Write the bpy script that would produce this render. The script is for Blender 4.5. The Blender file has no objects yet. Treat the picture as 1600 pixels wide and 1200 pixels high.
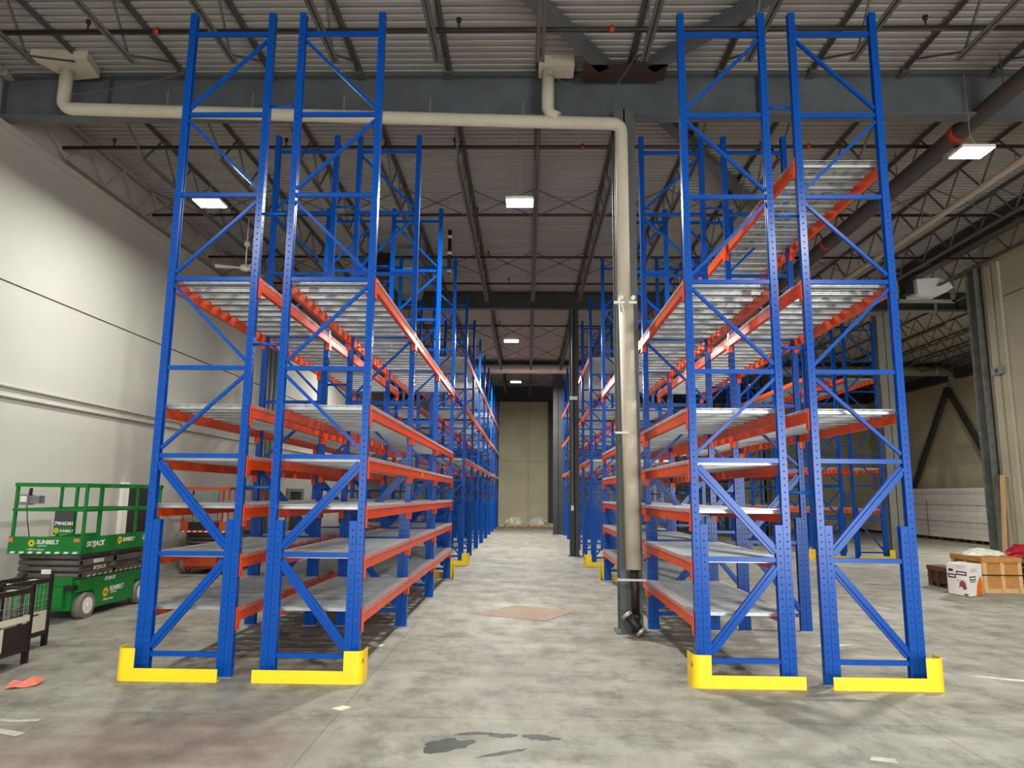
import bpy, math, random
from mathutils import Vector, Matrix
random.seed(7)
C = bpy.context.scene.collection
SC = bpy.context.scene

# ------------------------------------------------------------------ camera, world, lights, exposure
F, PITCH, YAW, ROLL, CAMZ = 1097.85, 0.1564, 0.0224, 0.0096, 1.9653
cd = bpy.data.cameras.new('camera'); cam = bpy.data.objects.new('camera', cd); C.objects.link(cam)
fw = Vector((-math.sin(YAW)*math.cos(PITCH), math.cos(YAW)*math.cos(PITCH), math.sin(PITCH)))
rt = Vector((math.cos(YAW), math.sin(YAW), 0)); up = rt.cross(fw)
r2 = rt*math.cos(ROLL)+up*math.sin(ROLL); u2 = up*math.cos(ROLL)-rt*math.sin(ROLL)
cam.matrix_world = Matrix(((r2.x, u2.x, -fw.x, 0), (r2.y, u2.y, -fw.y, 0), (r2.z, u2.z, -fw.z, CAMZ), (0, 0, 0, 1)))
cd.sensor_fit = 'HORIZONTAL'; cd.sensor_width = 36; cd.lens = 36*F/1600; cd.clip_end = 200; cd.clip_start = 0.05
SC.camera = cam

w = bpy.data.worlds.new('world'); SC.world = w; w.use_nodes = True
w.node_tree.nodes['Background'].inputs[0].default_value = (0.75, 0.86, 1.0, 1)
w.node_tree.nodes['Background'].inputs[1].default_value = 6.0
SC.view_settings.view_transform = 'Standard'; SC.view_settings.look = 'None'
SC.view_settings.gamma = 1; SC.view_settings.use_curve_mapping = False
SC.view_settings.exposure = -0.15

def area(name, loc, sx, sy, power, col, rot, spread=math.pi):
    l = bpy.data.lights.new(name, 'AREA'); l.shape = 'RECTANGLE'; l.size = sx; l.size_y = sy
    l.energy = power; l.color = col; l.spread = spread
    o = bpy.data.objects.new(name, l); C.objects.link(o); o.location = loc; o.rotation_euler = rot
    return o
# daylight coming in through the two open dock doors in the wall behind the camera
area('dock_daylight', (8.6, -8.6, 2.3), 4.6, 4.2, 1300, (0.93, 0.97, 1.0), (math.radians(90), 0, math.radians(8)))
area('dock_daylight', (-3.2, -8.6, 2.2), 4.6, 4.2, 500, (0.93, 0.97, 1.0), (math.radians(90), 0, 0))
HB_POWER, HB_COL = 620, (1.0, 1.0, 0.955)

# ------------------------------------------------------------------ materials
def hexc(h):
    v = [int(h[i:i+2], 16)/255 for i in (0, 2, 4)]
    return tuple((x/12.92 if x <= .04045 else ((x+.055)/1.055)**2.4) for x in v)+(1,)
def mat(name, col, rough=.5, metal=0.0, noise=0.0, scale=8.0, emit=None, es=0, bump=0.0, spec=.5, stretch=None):
    m = bpy.data.materials.new(name); m.use_nodes = True; nt = m.node_tree; b = nt.nodes['Principled BSDF']
    c = hexc(col) if isinstance(col, str) else col
    b.inputs['Base Color'].default_value = c; b.inputs['Roughness'].default_value = rough; b.inputs['Metallic'].default_value = metal
    b.inputs['Specular IOR Level'].default_value = spec
    if emit: b.inputs['Emission Color'].default_value = emit; b.inputs['Emission Strength'].default_value = es
    if noise or bump:
        tc = nt.nodes.new('ShaderNodeTexCoord'); n = nt.nodes.new('ShaderNodeTexNoise')
        n.inputs['Scale'].default_value = scale; n.inputs['Detail'].default_value = 6
        src = tc.outputs['Object']
        if stretch:
            mp = nt.nodes.new('ShaderNodeMapping'); mp.inputs['Scale'].default_value = stretch
            nt.links.new(src, mp.inputs[0]); src = mp.outputs[0]
        nt.links.new(src, n.inputs['Vector'])
        if noise:
            r = nt.nodes.new('ShaderNodeValToRGB'); r.color_ramp.elements[0].position = .3; r.color_ramp.elements[1].position = .72
            r.color_ramp.elements[0].color = tuple(x*(1-noise) for x in c[:3])+(1,); r.color_ramp.elements[1].color = tuple(min(1, x*(1+noise*.6)) for x in c[:3])+(1,)
            nt.links.new(n.outputs['Fac'], r.inputs[0]); nt.links.new(r.outputs[0], b.inputs['Base Color'])
        if bump:
            bp = nt.nodes.new('ShaderNodeBump'); bp.inputs['Strength'].default_value = bump; bp.inputs['Distance'].default_value = .02
            nt.links.new(n.outputs['Fac'], bp.inputs['Height']); nt.links.new(bp.outputs[0], b.inputs['Normal'])
    return m
BLUE = mat('blue_paint', '00489f', .24, noise=.08, scale=3, spec=.28)
HOLE = mat('hole_dark', '06102c', .7)
ORANGE = mat('orange_paint', 'e04a00', .32, noise=.1, scale=4, spec=.25)
YELLOW = mat('yellow_paint', 'fbd31a', .4, noise=.06, scale=5)
GALV = mat('galvanised', 'b2b3b1', .36, .55, noise=.15, scale=6)
STEEL = mat('grey_steel', '595c5f', .6, noise=.18, scale=3)
JOIST = mat('joist_paint', '585650', .6, noise=.15, scale=3)
WALLJ = mat('wall_joist_paint', 'a89d8f', .6)
DARKST = mat('dark_steel', '3c3d3b', .6, noise=.25, scale=3)
DECK = mat('roof_deck', '9a958f', .6, .1, noise=.12, scale=1.2, stretch=(.3, 2, 1))
PIPEW = mat('white_pvc_wrap', 'c8bea9', .85, noise=.08, scale=4)
SPRK = mat('sprinkler_black', '241c19', .5)
RED = mat('red_coupling', '9c2f1c', .45)
DUCT = mat('duct_metal', 'c6c4bd', .4, .35, noise=.1, scale=3)
WALLP = mat('painted_wall', 'b9b8ac', .62, noise=.07, scale=.35, bump=.05)
CONC = mat('precast_concrete', 'c6be9d', .8, noise=.13, scale=.7, bump=.1)
CONC2 = mat('partition_concrete', 'b2aa90', .8, noise=.1, scale=.8, bump=.1)
GREEN = mat('green_paint', '0b7a2c', .35, noise=.08, scale=4)
LIFTGREY = mat('scissor_grey', '625d56', .5, noise=.2, scale=5)
RUBBER = mat('grey_rubber', '7c776c', .8, noise=.1, scale=9)
WHITE = mat('white_paint', 'e9e6dc', .5)
CREAM = mat('paper_cream', 'ddd6bd', .7)
BLACK = mat('black_metal', '1d1917', .45)
BROWNBK = mat('brown_black_panel', '2e2620', .55, noise=.15, scale=4)
WIRE = mat('wire_chrome', '9a9992', .4, .2)
WOOD = mat('crate_wood', 'b9803f', .7, noise=.25, scale=5, stretch=(1, 1, 7))
WOODL = mat('pale_wood', 'd0a873', .7, noise=.2, scale=5, stretch=(6, 6, 1))
WOODD = mat('dark_wood', '5a3a1d', .75, noise=.35, scale=4, stretch=(1, 1, 7))
WRAP = mat('stretch_wrap', 'e6e5dc', .3, noise=.08, scale=3)
FILM = mat('white_film', 'dcdccb', .4, noise=.08, scale=6)
REDBAG = mat('red_bag', 'a81424', .5, noise=.25, scale=6)
ORLIFT = mat('orange_red_paint', 'b4451c', .45, noise=.15, scale=5)
LOGOY = mat('logo_yellow', 'f2d41c', .5)
ORPAPER = mat('orange_paper', 'e3775f', .7)
PLY = mat('brown_board', '9f8b77', .8, noise=.1, scale=3)
SPILL = mat('wet_spill', '343b33', .5, noise=.3, scale=14, spec=.25)
TAPE = mat('white_tape', 'b9b8ae', .7, noise=.2, scale=8)
CARD = mat('carton_white', 'ebe6e2', .6)
CARDB = mat('carton_black', '2c2426', .6)
CARDO = mat('carton_orange', 'e8701f', .6, noise=.2, scale=9)
CARDR = mat('carton_maroon', '9c4450', .6, noise=.3, scale=20)
GREYBOX = mat('heater_grey', '757a76', .5, noise=.08)
LENS = mat('light_lens', 'ffffff', .5, emit=(1, .98, .9, 1), es=45)
DOORD = mat('door_dark', '33302b', .6, noise=.2, scale=2)
SCUFF = mat('white_scuff', 'c9c7bd', .8, noise=.2, scale=10)
HAZ = mat('hazard_amber', 'd8cfae', .5)

def floor_mat():
    m = bpy.data.materials.new('concrete_floor'); m.use_nodes = True; nt = m.node_tree; N = nt.nodes; L = nt.links; b = N['Principled BSDF']
    tc = N.new('ShaderNodeTexCoord')
    def noise(s, d=6, st=None, r=.55):
        n = N.new('ShaderNodeTexNoise'); n.inputs['Scale'].default_value = s; n.inputs['Detail'].default_value = d; n.inputs['Roughness'].default_value = r
        v = tc.outputs['Object']
        if st:
            mp = N.new('ShaderNodeMapping'); mp.inputs['Scale'].default_value = st[:3]; mp.inputs['Rotation'].default_value = (0, 0, st[3]); L.new(v, mp.inputs[0]); v = mp.outputs[0]
        L.new(v, n.inputs['Vector']); return n.outputs['Fac']
    def ramp(f, a, c0, z, c1):
        r = N.new('ShaderNodeValToRGB'); r.color_ramp.elements[0].position = a; r.color_ramp.elements[1].position = z
        r.color_ramp.elements[0].color = c0; r.color_ramp.elements[1].color = c1; L.new(f, r.inputs[0]); return r.outputs[0]
    def mix(f, a, bb, t='MIX'):
        x = N.new('ShaderNodeMix'); x.data_type = 'RGBA'; x.blend_type = t
        if isinstance(f, float): x.inputs[0].default_value = f
        else: L.new(f, x.inputs[0])
        for s, i in ((a, 6), (bb, 7)):
            if isinstance(s, tuple): x.inputs[i].default_value = s
            else: L.new(s, x.inputs[i])
        return x.outputs[2]
    def g(v): return (v, v, v, 1)
    base = ramp(noise(.35, 5), .3, hexc('8f8c7e'), .7, hexc('a6a396'))
    base = mix(1.0, base, ramp(noise(3.5, 8, (1, .35, 1, .5)), .3, g(.80), .7, g(1.12)), 'MULTIPLY')
    base = mix(1.0, base, ramp(noise(1.3, 8, (.6, 2.0, 1, .6)), .36, g(.76), .5, g(1.0)), 'MULTIPLY')
    base = mix(1.0, base, ramp(noise(6, 8, (.4, 1.3, 1, -.55), .65), .32, g(.80), .44, g(1.0)), 'MULTIPLY')
    base = mix(ramp(noise(5, 8, (.3, 1.5, 1, .15), .7), .66, g(0), .78, g(.45)), base, hexc('c9c6ba'))
    base = mix(1.0, base, ramp(noise(2.2, 10, (1, .8, 1, .9), .72), .38, g(.62), .52, g(1.0)), 'MULTIPLY')
    base = mix(ramp(noise(.9, 9, (1, 1.4, 1, .2), .7), .58, g(0), .74, g(.35)), base, hexc('8c8268'))
    base = mix(ramp(noise(3.1, 12, (.35, 1.6, 1, -.2), .75), .62, g(0), .70, g(.4)), base, hexc('5f5b52'))
    base = mix(1.0, base, ramp(noise(60, 4), .25, g(.82), .75, g(1.1)), 'MULTIPLY')
    # maroon dust stain near the left foreground
    sx = N.new('ShaderNodeSeparateXYZ'); L.new(tc.outputs['Object'], sx.inputs[0])
    def mth(op, a, bb=None):
        x = N.new('ShaderNodeMath'); x.operation = op
        for i, s in enumerate((a, bb)):
            if s is None: continue
            if isinstance(s, (int, float)): x.inputs[i].default_value = s
            else: L.new(s, x.inputs[i])
        return x.outputs[0]
    dx = mth('DIVIDE', mth('ADD', sx.outputs[0], 3.0), 1.7); dy = mth('DIVIDE', mth('SUBTRACT', sx.outputs[1], 5.7), 1.1)
    d = mth('ADD', mth('MULTIPLY', dx, dx), mth('MULTIPLY', dy, dy))
    d = mth('ADD', d, mth('MULTIPLY', mth('SUBTRACT', noise(1.6, 6), .5), 2.2))
    base = mix(ramp(d, .25, g(.5), 1.25, g(0)), base, hexc('7a5b55'))
    # saw-cut control joints
    jx = mth('ABSOLUTE', mth('SUBTRACT', mth('PINGPONG', mth('ADD', sx.outputs[0], 1.69), 2.6), 0)); 
    jy = mth('PINGPONG', mth('SUBTRACT', sx.outputs[1], 6.62), 3.0)
    j = mth('MINIMUM', jx, jy)
    base = mix(ramp(j, .004, g(.5), .009, g(0)), base, hexc('4a463e'))
    L.new(base, b.inputs['Base Color'])
    L.new(ramp(noise(1.5, 6), .3, g(.52), .7, g(.75)), b.inputs['Roughness'])
    bp = N.new('ShaderNodeBump'); bp.inputs['Strength'].default_value = .12; bp.inputs['Distance'].default_value = .01
    L.new(noise(14, 6), bp.inputs['Height']); L.new(bp.outputs[0], b.inputs['Normal'])
    return m
FLOOR = floor_mat()

# ------------------------------------------------------------------ mesh helpers
class MB:
    def __init__(s): s.v = []; s.f = []; s.mi = []; s.cur = 0; s.sm = []; s.smooth = False
    def add(s, vs, fs):
        n = len(s.v); s.v += [tuple(p) for p in vs]
        for f in fs: s.f.append(tuple(i+n for i in f)); s.mi.append(s.cur); s.sm.append(s.smooth)
        return s
    def box(s, x0, x1, y0, y1, z0, z1):
        return s.add([(x0, y0, z0), (x1, y0, z0), (x1, y1, z0), (x0, y1, z0), (x0, y0, z1), (x1, y0, z1), (x1, y1, z1), (x0, y1, z1)],
                     [(0, 3, 2, 1), (4, 5, 6, 7), (0, 1, 5, 4), (1, 2, 6, 5), (2, 3, 7, 6), (3, 0, 4, 7)])
    def cbox(s, x, y, z, a, b, c): return s.box(x-a/2, x+a/2, y-b/2, y+b/2, z-c/2, z+c/2)
    def frame(s, p, q, hint=None):
        d = (Vector(q)-Vector(p)).normalized(); h = Vector(hint) if hint else (Vector((0, 0, 1)) if abs(d.z) < .9 else Vector((0, 1, 0)))
        u = d.cross(h).normalized(); return d, u, u.cross(d).normalized()
    def bar(s, p, q, wd, ht, hint=None):
        d, u, v = s.frame(p, q, hint); p = Vector(p); q = Vector(q); vs = []
        for o in (p, q):
            for a, b in ((-1, -1), (1, -1), (1, 1), (-1, 1)): vs.append(o+u*a*wd/2+v*b*ht/2)
        return s.add(vs, [(0, 1, 2, 3), (7, 6, 5, 4), (0, 4, 5, 1), (1, 5, 6, 2), (2, 6, 7, 3), (3, 7, 4, 0)])
    def tube(s, pts, r, n=10, caps=True):
        pts = [Vector(p) for p in pts]; rs = r if isinstance(r, (list, tuple)) else [r]*len(pts); k = len(pts); vs = []; pu = None
        for i, p in enumerate(pts):
            d = (pts[min(i+1, k-1)]-pts[max(i-1, 0)]).normalized()
            if pu is None: _, u, v = s.frame((0, 0, 0), d)
            else:
                u = (pu-d*pu.dot(d)).normalized(); v = u.cross(d).normalized()
            pu = u
            for j in range(n):
                a = 2*math.pi*j/n; vs.append(p+u*math.cos(a)*rs[i]+v*math.sin(a)*rs[i])
        fs = [(i*n+j, i*n+(j+1) % n, (i+1)*n+(j+1) % n, (i+1)*n+j) for i in range(k-1) for j in range(n)]
        sm = s.smooth; s.smooth = n > 6; s.add(vs, fs); s.smooth = False
        if caps:
            m = len(s.v)-len(vs); s.f += [tuple(m+j for j in range(n))[::-1], tuple(m+(k-1)*n+j for j in range(n))]; s.mi += [s.cur]*2; s.sm += [False]*2
        s.smooth = sm; return s
    def prism(s, poly, axis, a, b):
        # polygon in the plane across `axis`, extruded from a to b
        def P(u, v, t): return {'x': (t, u, v), 'y': (u, t, v), 'z': (u, v, t)}[axis]
        n = len(poly); vs = [P(u, v, a) for u, v in poly]+[P(u, v, b) for u, v in poly]
        return s.add(vs, [tuple(range(n))[::-1], tuple(range(n, 2*n))]+[(i, (i+1) % n, n+(i+1) % n, n+i) for i in range(n)])
    def mesh(s, name, *mats):
        me = bpy.data.meshes.new(name); me.from_pydata(s.v, [], s.f)
        for m in mats: me.materials.append(m)
        if any(s.mi): me.polygons.foreach_set('material_index', s.mi)
        me.polygons.foreach_set('use_smooth', s.sm); me.update(); return me
    def build(s, name, mats, parent=None, loc=(0, 0, 0), rz=0):
        return put(name, s.mesh(name, *(mats if isinstance(mats, (list, tuple)) else [mats])), parent, loc, rz)
def put(name, me, parent=None, loc=(0, 0, 0), rz=0):
    o = bpy.data.objects.new(name, me); C.objects.link(o); o.location = loc
    if rz: o.rotation_euler = (0, 0, rz)
    if parent: o.parent = parent
    return o
def tag(o, label, cat, group=None):
    o['label'] = label; o['category'] = cat
    if group: o['group'] = group
    return o
def thing(name, label, cat, loc=(0, 0, 0), rz=0, group=None):
    o = bpy.data.objects.new(name, None); C.objects.link(o); o.location = loc; o.rotation_euler = (0, 0, rz); o.empty_display_size = .2
    return tag(o, label, cat, group)
def struct(o): o['kind'] = 'structure'; return o
def text(body, parent, loc, size, m, rot, name='lettering', align='LEFT', shear=0, bold=0):
    c = bpy.data.curves.new(name, 'FONT'); c.body = body; c.size = size; c.align_x = align; c.extrude = .0015; c.shear = shear; c.offset = bold; c.resolution_u = 2
    c.materials.append(m); o = bpy.data.objects.new(name, c); C.objects.link(o); dg = bpy.context.evaluated_depsgraph_get()
    me = bpy.data.meshes.new_from_object(o.evaluated_get(dg)); bpy.data.objects.remove(o); bpy.data.curves.remove(c); me.name = name
    if not me.materials: me.materials.append(m)
    o = put(name, me, parent, loc); o.rotation_euler = rot; return o
def arc(cx, cy, r, a0, a1, n=8): return [(cx+r*math.cos(math.radians(a0+(a1-a0)*i/n)), cy+r*math.sin(math.radians(a0+(a1-a0)*i/n))) for i in range(n+1)]

# ------------------------------------------------------------------ room shell
XL, XR, YB, YF, ZC = -8.98, 22.0, -9.0, 45.6, 8.95
struct(MB().box(XL-.4, XR+.4, YB-14, YF+.4, -.3, 0).build('floor', FLOOR))
wl = struct(MB().box(XL-.35, XL-.04, YB-.3, YF+.3, 0, 9.3).build('wall_left', mat('joint_dark', '4a463e', .8)))  # dark backing shows in the gap between the wall panels
for z0, z1 in ((0, 5.50), (5.53, 9.3)): MB().box(XL-.05, XL, YB, YF+.3, z0, z1).build('wall_panel', WALLP, wl)
wf = struct(MB().box(XL-.4, XR+.4, YF+.06, YF+.4, 0, 9.3).build('wall_far', mat('far_joint', '6e6850', .9)))
x = XL
for i in range(14):
    x1 = x+2.268
    for z0, z1 in ((0, 4.1), (4.115, 9.3)): MB().box(x, x1-.02, YF, YF+.07, z0, z1).build('concrete_panel', CONC, wf)
    x = x1
struct(MB().box(-8.9, 12, 44.95, YF, 0, .22).build('trim_1', CONC))
# near partition on the right: precast panels up to the steel column
wr = struct(MB().box(12.72, 12.98, YB, 19.3, 0, 9.3).build('wall_right', CONC2))
for k, y0 in enumerate((-8.9, -3.3, 2.3, 7.9, 13.5)):
    for z0, z1 in ((0, 7.3), (7.33, 8.5)): MB().box(12.65, 12.73, y0, y0+5.58, z0, z1).build('concrete_panel', CONC2, wr)
for y0 in (18.42, 18.75): MB().box(12.58, 12.66, y0, y0+.22, 0, 8.3).build('pilaster_strip', CONC2, wr)
struct(MB().box(12.98, XR+.3, 19.0, 19.3, 0, 9.3).build('wall_recess', CONC))
wfr = struct(MB().box(XR+.05, XR+.4, 19.2, YF+.3, 0, 9.3).build('wall_right_far', CONC))
for k in range(11):
    MB().box(XR, XR+.06, 19.3+k*2.4, 19.3+k*2.4+2.38, 0, 9.3).build('concrete_panel', CONC, wfr)
# wall behind the camera with two open dock doors
wb = struct(MB().box(XL, -5.6, YB-.3, YB, 0, 9.3).build('wall_back', WALLP))
for b in ((-.8, 6.2, 0, 9.3), (11.0, 12.98, 0, 9.3), (-5.6, -.8, 4.5, 9.3), (6.2, 11.0, 4.6, 9.3)): MB().box(b[0], b[1], YB-.3, YB, b[2], b[3]).build('wall_panel', WALLP, wb)
# ceiling: corrugated deck with joists as its parts
ce = struct(MB().box(XL-.4, XR+.4, YB-.3, YF+.4, 9.1, 9.3).build('ceiling', DARKST))
dk = MB(); y = YB; ys = []
while y < YF+.3:
    ys += [(y, ZC), (y+.076, ZC), (y+.095, ZC+.04), (y+.133, ZC+.04)]; y += .152
n = len(ys)
dk.add([(XL-.3, a, b) for a, b in ys]+[(XR+.3, a, b) for a, b in ys], [(i+1, i, n+i, n+i+1) for i in range(n-1)])
dk.build('corrugated_deck', DECK, ce)
GY = (-2.2, 10.9, 23.7, 36.5)
def joist_mesh(L, webs):
    m = MB(); t = ZC-.005; bz = 8.2
    for s in (-1, 1):
        m.box(s*.008, s*.058, .12, L-.12, t-.006, t).box(s*.008, s*.014, .12, L-.12, t-.055, t)
        m.box(s*.008, s*.058, 1.45, L-1.45, bz, bz+.006).box(s*.008, s*.014, 1.45, L-1.45, bz, bz+.055)
    m.box(-.06, .06, 0, .18, t-.09, t).box(-.06, .06, L-.18, L, t-.09, t)
    w_ = []
    k = int((L-2.9)//1.22); s0 = (L-1.22*k)/2
    for i in range(k+1):
        yb = s0+i*1.22
        w_ += [((yb, bz+.03), (yb+(.61 if i < k else 1.2), t-.03)), ((yb, bz+.03), (yb-(.61 if i else 1.2), t-.03))]
    if webs:
        for a, b in w_: m.bar((0, a[0], a[1]), (0, b[0], b[1]), .028, .028, (1, 0, 0))
    return m.mesh('joist', JOIST), w_
xs = [1.66+1.5*k for k in range(-7, 14)]
bays = [(GY[i]+.05, GY[i+1]-.05) for i in range(3)]+[(GY[3]+.05, YF-.2), (YB+.1, GY[0]-.05)]
for bi, (a, b) in enumerate(bays):
    near = bi in (0, 1); me, wbs = joist_mesh(b-a, not near)
    wm = {}
    for xj in xs:
        if xj > 12 and b < 19: continue
        if bi == 4 and abs(xj) > 9.5: continue
        if xj < -8: wallme = me.copy(); wallme.materials[0] = WALLJ
        j = put('joist', wallme if xj < -8 else me, ce, (xj, a, 0))
        if near:
            for p, q in wbs:
                if bi == 0 and max(p[0], q[0])+a < 7.3: continue
                key = (round(q[0]-p[0], 2), xj < -8)
                if key not in wm: wm[key] = MB().bar((0, 0, p[1]), (0, q[0]-p[0], q[1]), .03, .03, (1, 0, 0)).mesh('web_bar', WALLJ if xj < -8 else JOIST)
                put('web_bar', wm[key], j, (0, p[0], 0))
    # cross bridging between neighbouring joists
    for t in ((1/3, 2/3) if bi < 4 else ()):
        yy = a+(b-a)*t
        if yy < 7: continue
        bm = MB().bar((.02, 0, 8.22), (1.48, 0, 8.88), .022, .022).bar((.02, .03, 8.88), (1.48, .03, 8.22), .022, .022).mesh('bridging', JOIST)
        for xj in xs[:-1]:
            if xj > 11.5 and b < 19: continue
            put('bridging', bm, ce, (xj, yy, 0))
# girders, columns and roof bracing
def ibeam_x(x0, x1, y, z0, z1, name='roof_beam', m=STEEL):
    b = MB(); b.box(x0, x1, y-.13, y+.13, z0, z0+.03).box(x0, x1, y-.13, y+.13, z1-.03, z1).box(x0, x1, y-.012, y+.012, z0+.03, z1-.03)
    xx = x0+.05
    while xx < x1: b.box(xx, xx+.015, y-.12, y+.12, z0+.03, z1-.03); xx += 10.9 if xx > x0+1 else 1.8
    return struct(b.build(name, m))
ibeam_x(XL+.02, 12.6, GY[1], 8.17, 8.92); ibeam_x(XL+.02, 12.6, GY[0], 8.17, 8.92)
ibeam_x(XL+.02, XR, GY[2], 8.33, 8.92, m=DARKST); ibeam_x(XL+.02, XR, GY[3], 8.3, 8.92, m=DARKST)
ibeam_x(XL+.02, XR, YF-.3, 7.95, 8.92, m=DARKST)
def column(x, y, z1, m=DARKST, wdt=.33, d=.34, rz=0):
    b = MB().box(-wdt/2, wdt/2, -d/2, -d/2+.025, .02, z1).box(-wdt/2, wdt/2, d/2-.025, d/2, .02, z1).box(-.012, .012, -d/2, d/2, .02, z1).box(-wdt/2-.06, wdt/2+.06, -d/2-.06, d/2+.06, 0, .02)
    return struct(b.build('column', m, None, (x, y, 0), rz))
column(1.535, 10.78, 8.17, mat('column_grey', '585c58', .55, noise=.15, scale=3)); column(1.58, 23.7, 8.33, wdt=.3); column(1.6, 36.5, 8.3, wdt=.5, d=.4); column(1.5, YF-.35, 7.95)
column(12.33, 24.2, 8.33, mat('column_light', '85867e', .6, noise=.15, scale=3), .5, .42); column(12.7, 19.52, 8.5, mat('column_worn', '6d6f68', .6, noise=.35, scale=5), .36, .4)
column(12.33, 36.5, 8.3); column(21.8, 23.7, 8.3); column(21.75, 31, 8.3); column(21.75, 42, 8.3)
rb = struct(MB().box(11.38, 11.68, YB, 23.5, 8.42, 8.45).box(11.38, 11.68, YB, 23.5, 8.9, 8.93).box(11.52, 11.545, YB, 23.5, 8.45, 8.9).build('roof_beam', DARKST))
for p, q in (((1.2, 10.4, 8.8), (-3.5, 4.0, 8.8)), ((1.95, 10.4, 8.8), (7.2, 4.2, 8.8)), ((2.0, 11.4, 8.8), (7.4, 18.6, 8.8))):
    struct(MB().bar(p, q, .2, .16).build('roof_beam', STEEL))
struct(MB().box(.85, 2.2, 10.25, 10.7, 8.72, 8.74).build('beam_gusset', mat('rusty_plate', '3b2a22', .7)))
# chevron wind brace on the far right wall and a ledger above it
for q in (41.9, 31.2): struct(MB().bar((21.7, 36.4, 7.6), (21.7, q, .5), .22, .22).build('beam_brace', DARKST))
struct(MB().box(21.6, 21.95, 25, 35.6, 8.0, 8.5).box(21.6, 21.95, 36.7, 45.2, 8.0, 8.5).build('roof_beam', DARKST))
# joist-seat ledger angle along the left wall
struct(MB().box(XL, XL+.1, YB, YF, 8.05, 8.15).build('trim_2', WALLP))

# doors in the left wall
d = struct(MB().box(XL, XL+.05, 15.72, 16.75, 0, 2.1).build('door_1', DOORD)); MB().box(XL, XL+.09, 15.5, 15.71, 0, 2.16).build('door_frame', WHITE, d); MB().box(XL+.05, XL+.1, 16.6, 16.68, .95, 1.05).build('door_handle', GALV, d)
d = struct(MB().box(XL, XL+.04, 26.6, 27.95, 0, 2.0).build('door_2', DOORD)); MB().box(XL, XL+.08, 26.35, 26.6, 0, 2.12).box(XL, XL+.08, 27.95, 28.2, 0, 2.12).box(XL, XL+.08, 26.6, 27.95, 2.0, 2.12).build('door_frame', GREYBOX, d)

# ------------------------------------------------------------------ pallet racks
W_, P_, LB, ZT = 1.067, .08, 3.028, 7.87
LEV = (.72, 1.29, 1.83, 2.37, 2.96, 4.46, 5.97)
HZ = (.23, 1.29, 2.37, 3.38, 4.44, 5.485, 6.525, 7.60)
def post_mesh(h, holes, side):
    m = MB(); P = P_
    # open channel section with lips, mouth towards the inside of the frame
    m.box(0, .012, 0, P, 0, h); m.box(.012, P, 0, .010, 0, h); m.box(.012, P, P-.010, P, 0, h); m.box(P-.008, P, .010, .026, 0, h); m.box(P-.008, P, P-.026, P-.010, 0, h)
    m.cur = 1
    if holes:
        z = .1
        while z < h-.06:
            for yy in (-.001,): m.box(.03, .046, yy, .004, z, z+.016)
            for yy in (.022, .05): m.box(-.001, .004, yy, yy+.012, z, z+.022)
            z += .0762
    if side > 0: m.v = [(-a, b, c) for a, b, c in m.v]; m.f = [f[::-1] for f in m.f]
    return m.mesh('upright_post', BLUE, HOLE)
PM = {(r, s): post_mesh(1.655 if r else ZT, True, s) for r in (0, 1) for s in (-1, 1)}
PMF = {s: None for s in (-1, 1)}
for s in (-1, 1):
    m = MB()
    m.box(0, P_, 0, P_, 0, ZT) if s < 0 else m.box(-P_, 0, 0, P_, 0, ZT)
    m.box(P_, 2*P_, 0, P_, 0, 1.655) if s < 0 else m.box(-2*P_, -P_, 0, P_, 0, 1.655)
    PMF[s] = m.mesh('upright_post', BLUE)
FPM = MB().box(-.02, .19, -.03, .12, 0, .008).mesh('foot_plate', GALV)
for_ = {}
def brace_mesh(kind, x0, x1, z0, z1):
    k = (kind, round(x0, 3), round(x1, 3), round(z0, 3), round(z1, 3))
    if k in for_: return for_[k]
    m = MB()
    if kind == 'h': m.box(x0, x1, .018, .058, z0-.025, z0+.025)
    elif kind == 'd': m.bar((x0, .038, z0), (x1, .038, z1), .034, .042, (0, 1, 0))
    else:
        dx, dz = x1-x0, z1-z0; l = math.hypot(dx, dz); nx, nz = -dz/l*.026, dx/l*.026
        for s in (-1, 1): m.bar((x0+nx*s, .038, z0+nz*s), (x1+nx*s, .038, z1+nz*s), .044, .044, (0, 1, 0))
        m.bar((x0, .044, z0), (x1, .044, z1), .03, .09, (0, 1, 0))
    for_[k] = m.mesh('brace', BLUE); return for_[k]
def braces(mir):
    out = []
    for i, z in enumerate(HZ):
        i0 = P_*(2 if z < 1.66 else 1)-.004; out.append(('h', i0, W_-i0, z, z))
    for i in range(7):
        a, b = HZ[i]+.08, HZ[i+1]-.08
        up_right = (i % 2 == 0) ^ mir      # bottom panel rises to the right on rows A and C
        ia = P_*(2 if a < 1.6 else 1); ib = P_*(2 if b < 1.6 else 1)
        kind = 'D' if i < 2 else 'd'
        if up_right: out.append((kind, ia, W_-ib, a, b))
        else: out.append((kind, W_-ia, ib, a, b))
    return out
HB = .14
def beam_meshes(side, length):
    # side -1: on the row's low-X post face, +1 on the high-X one; local x measured from that outer face
    m = MB(); s = -side
    def bx(a, b, y0, y1, z0, z1): m.box(min(a*s, b*s), max(a*s, b*s), y0, y1, z0, z1)
    bx(-.014, .040, 0, length, -HB, -.032); bx(-.014, .022, 0, length, -.032, 0)
    return m.mesh('load_beam', ORANGE)
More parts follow.
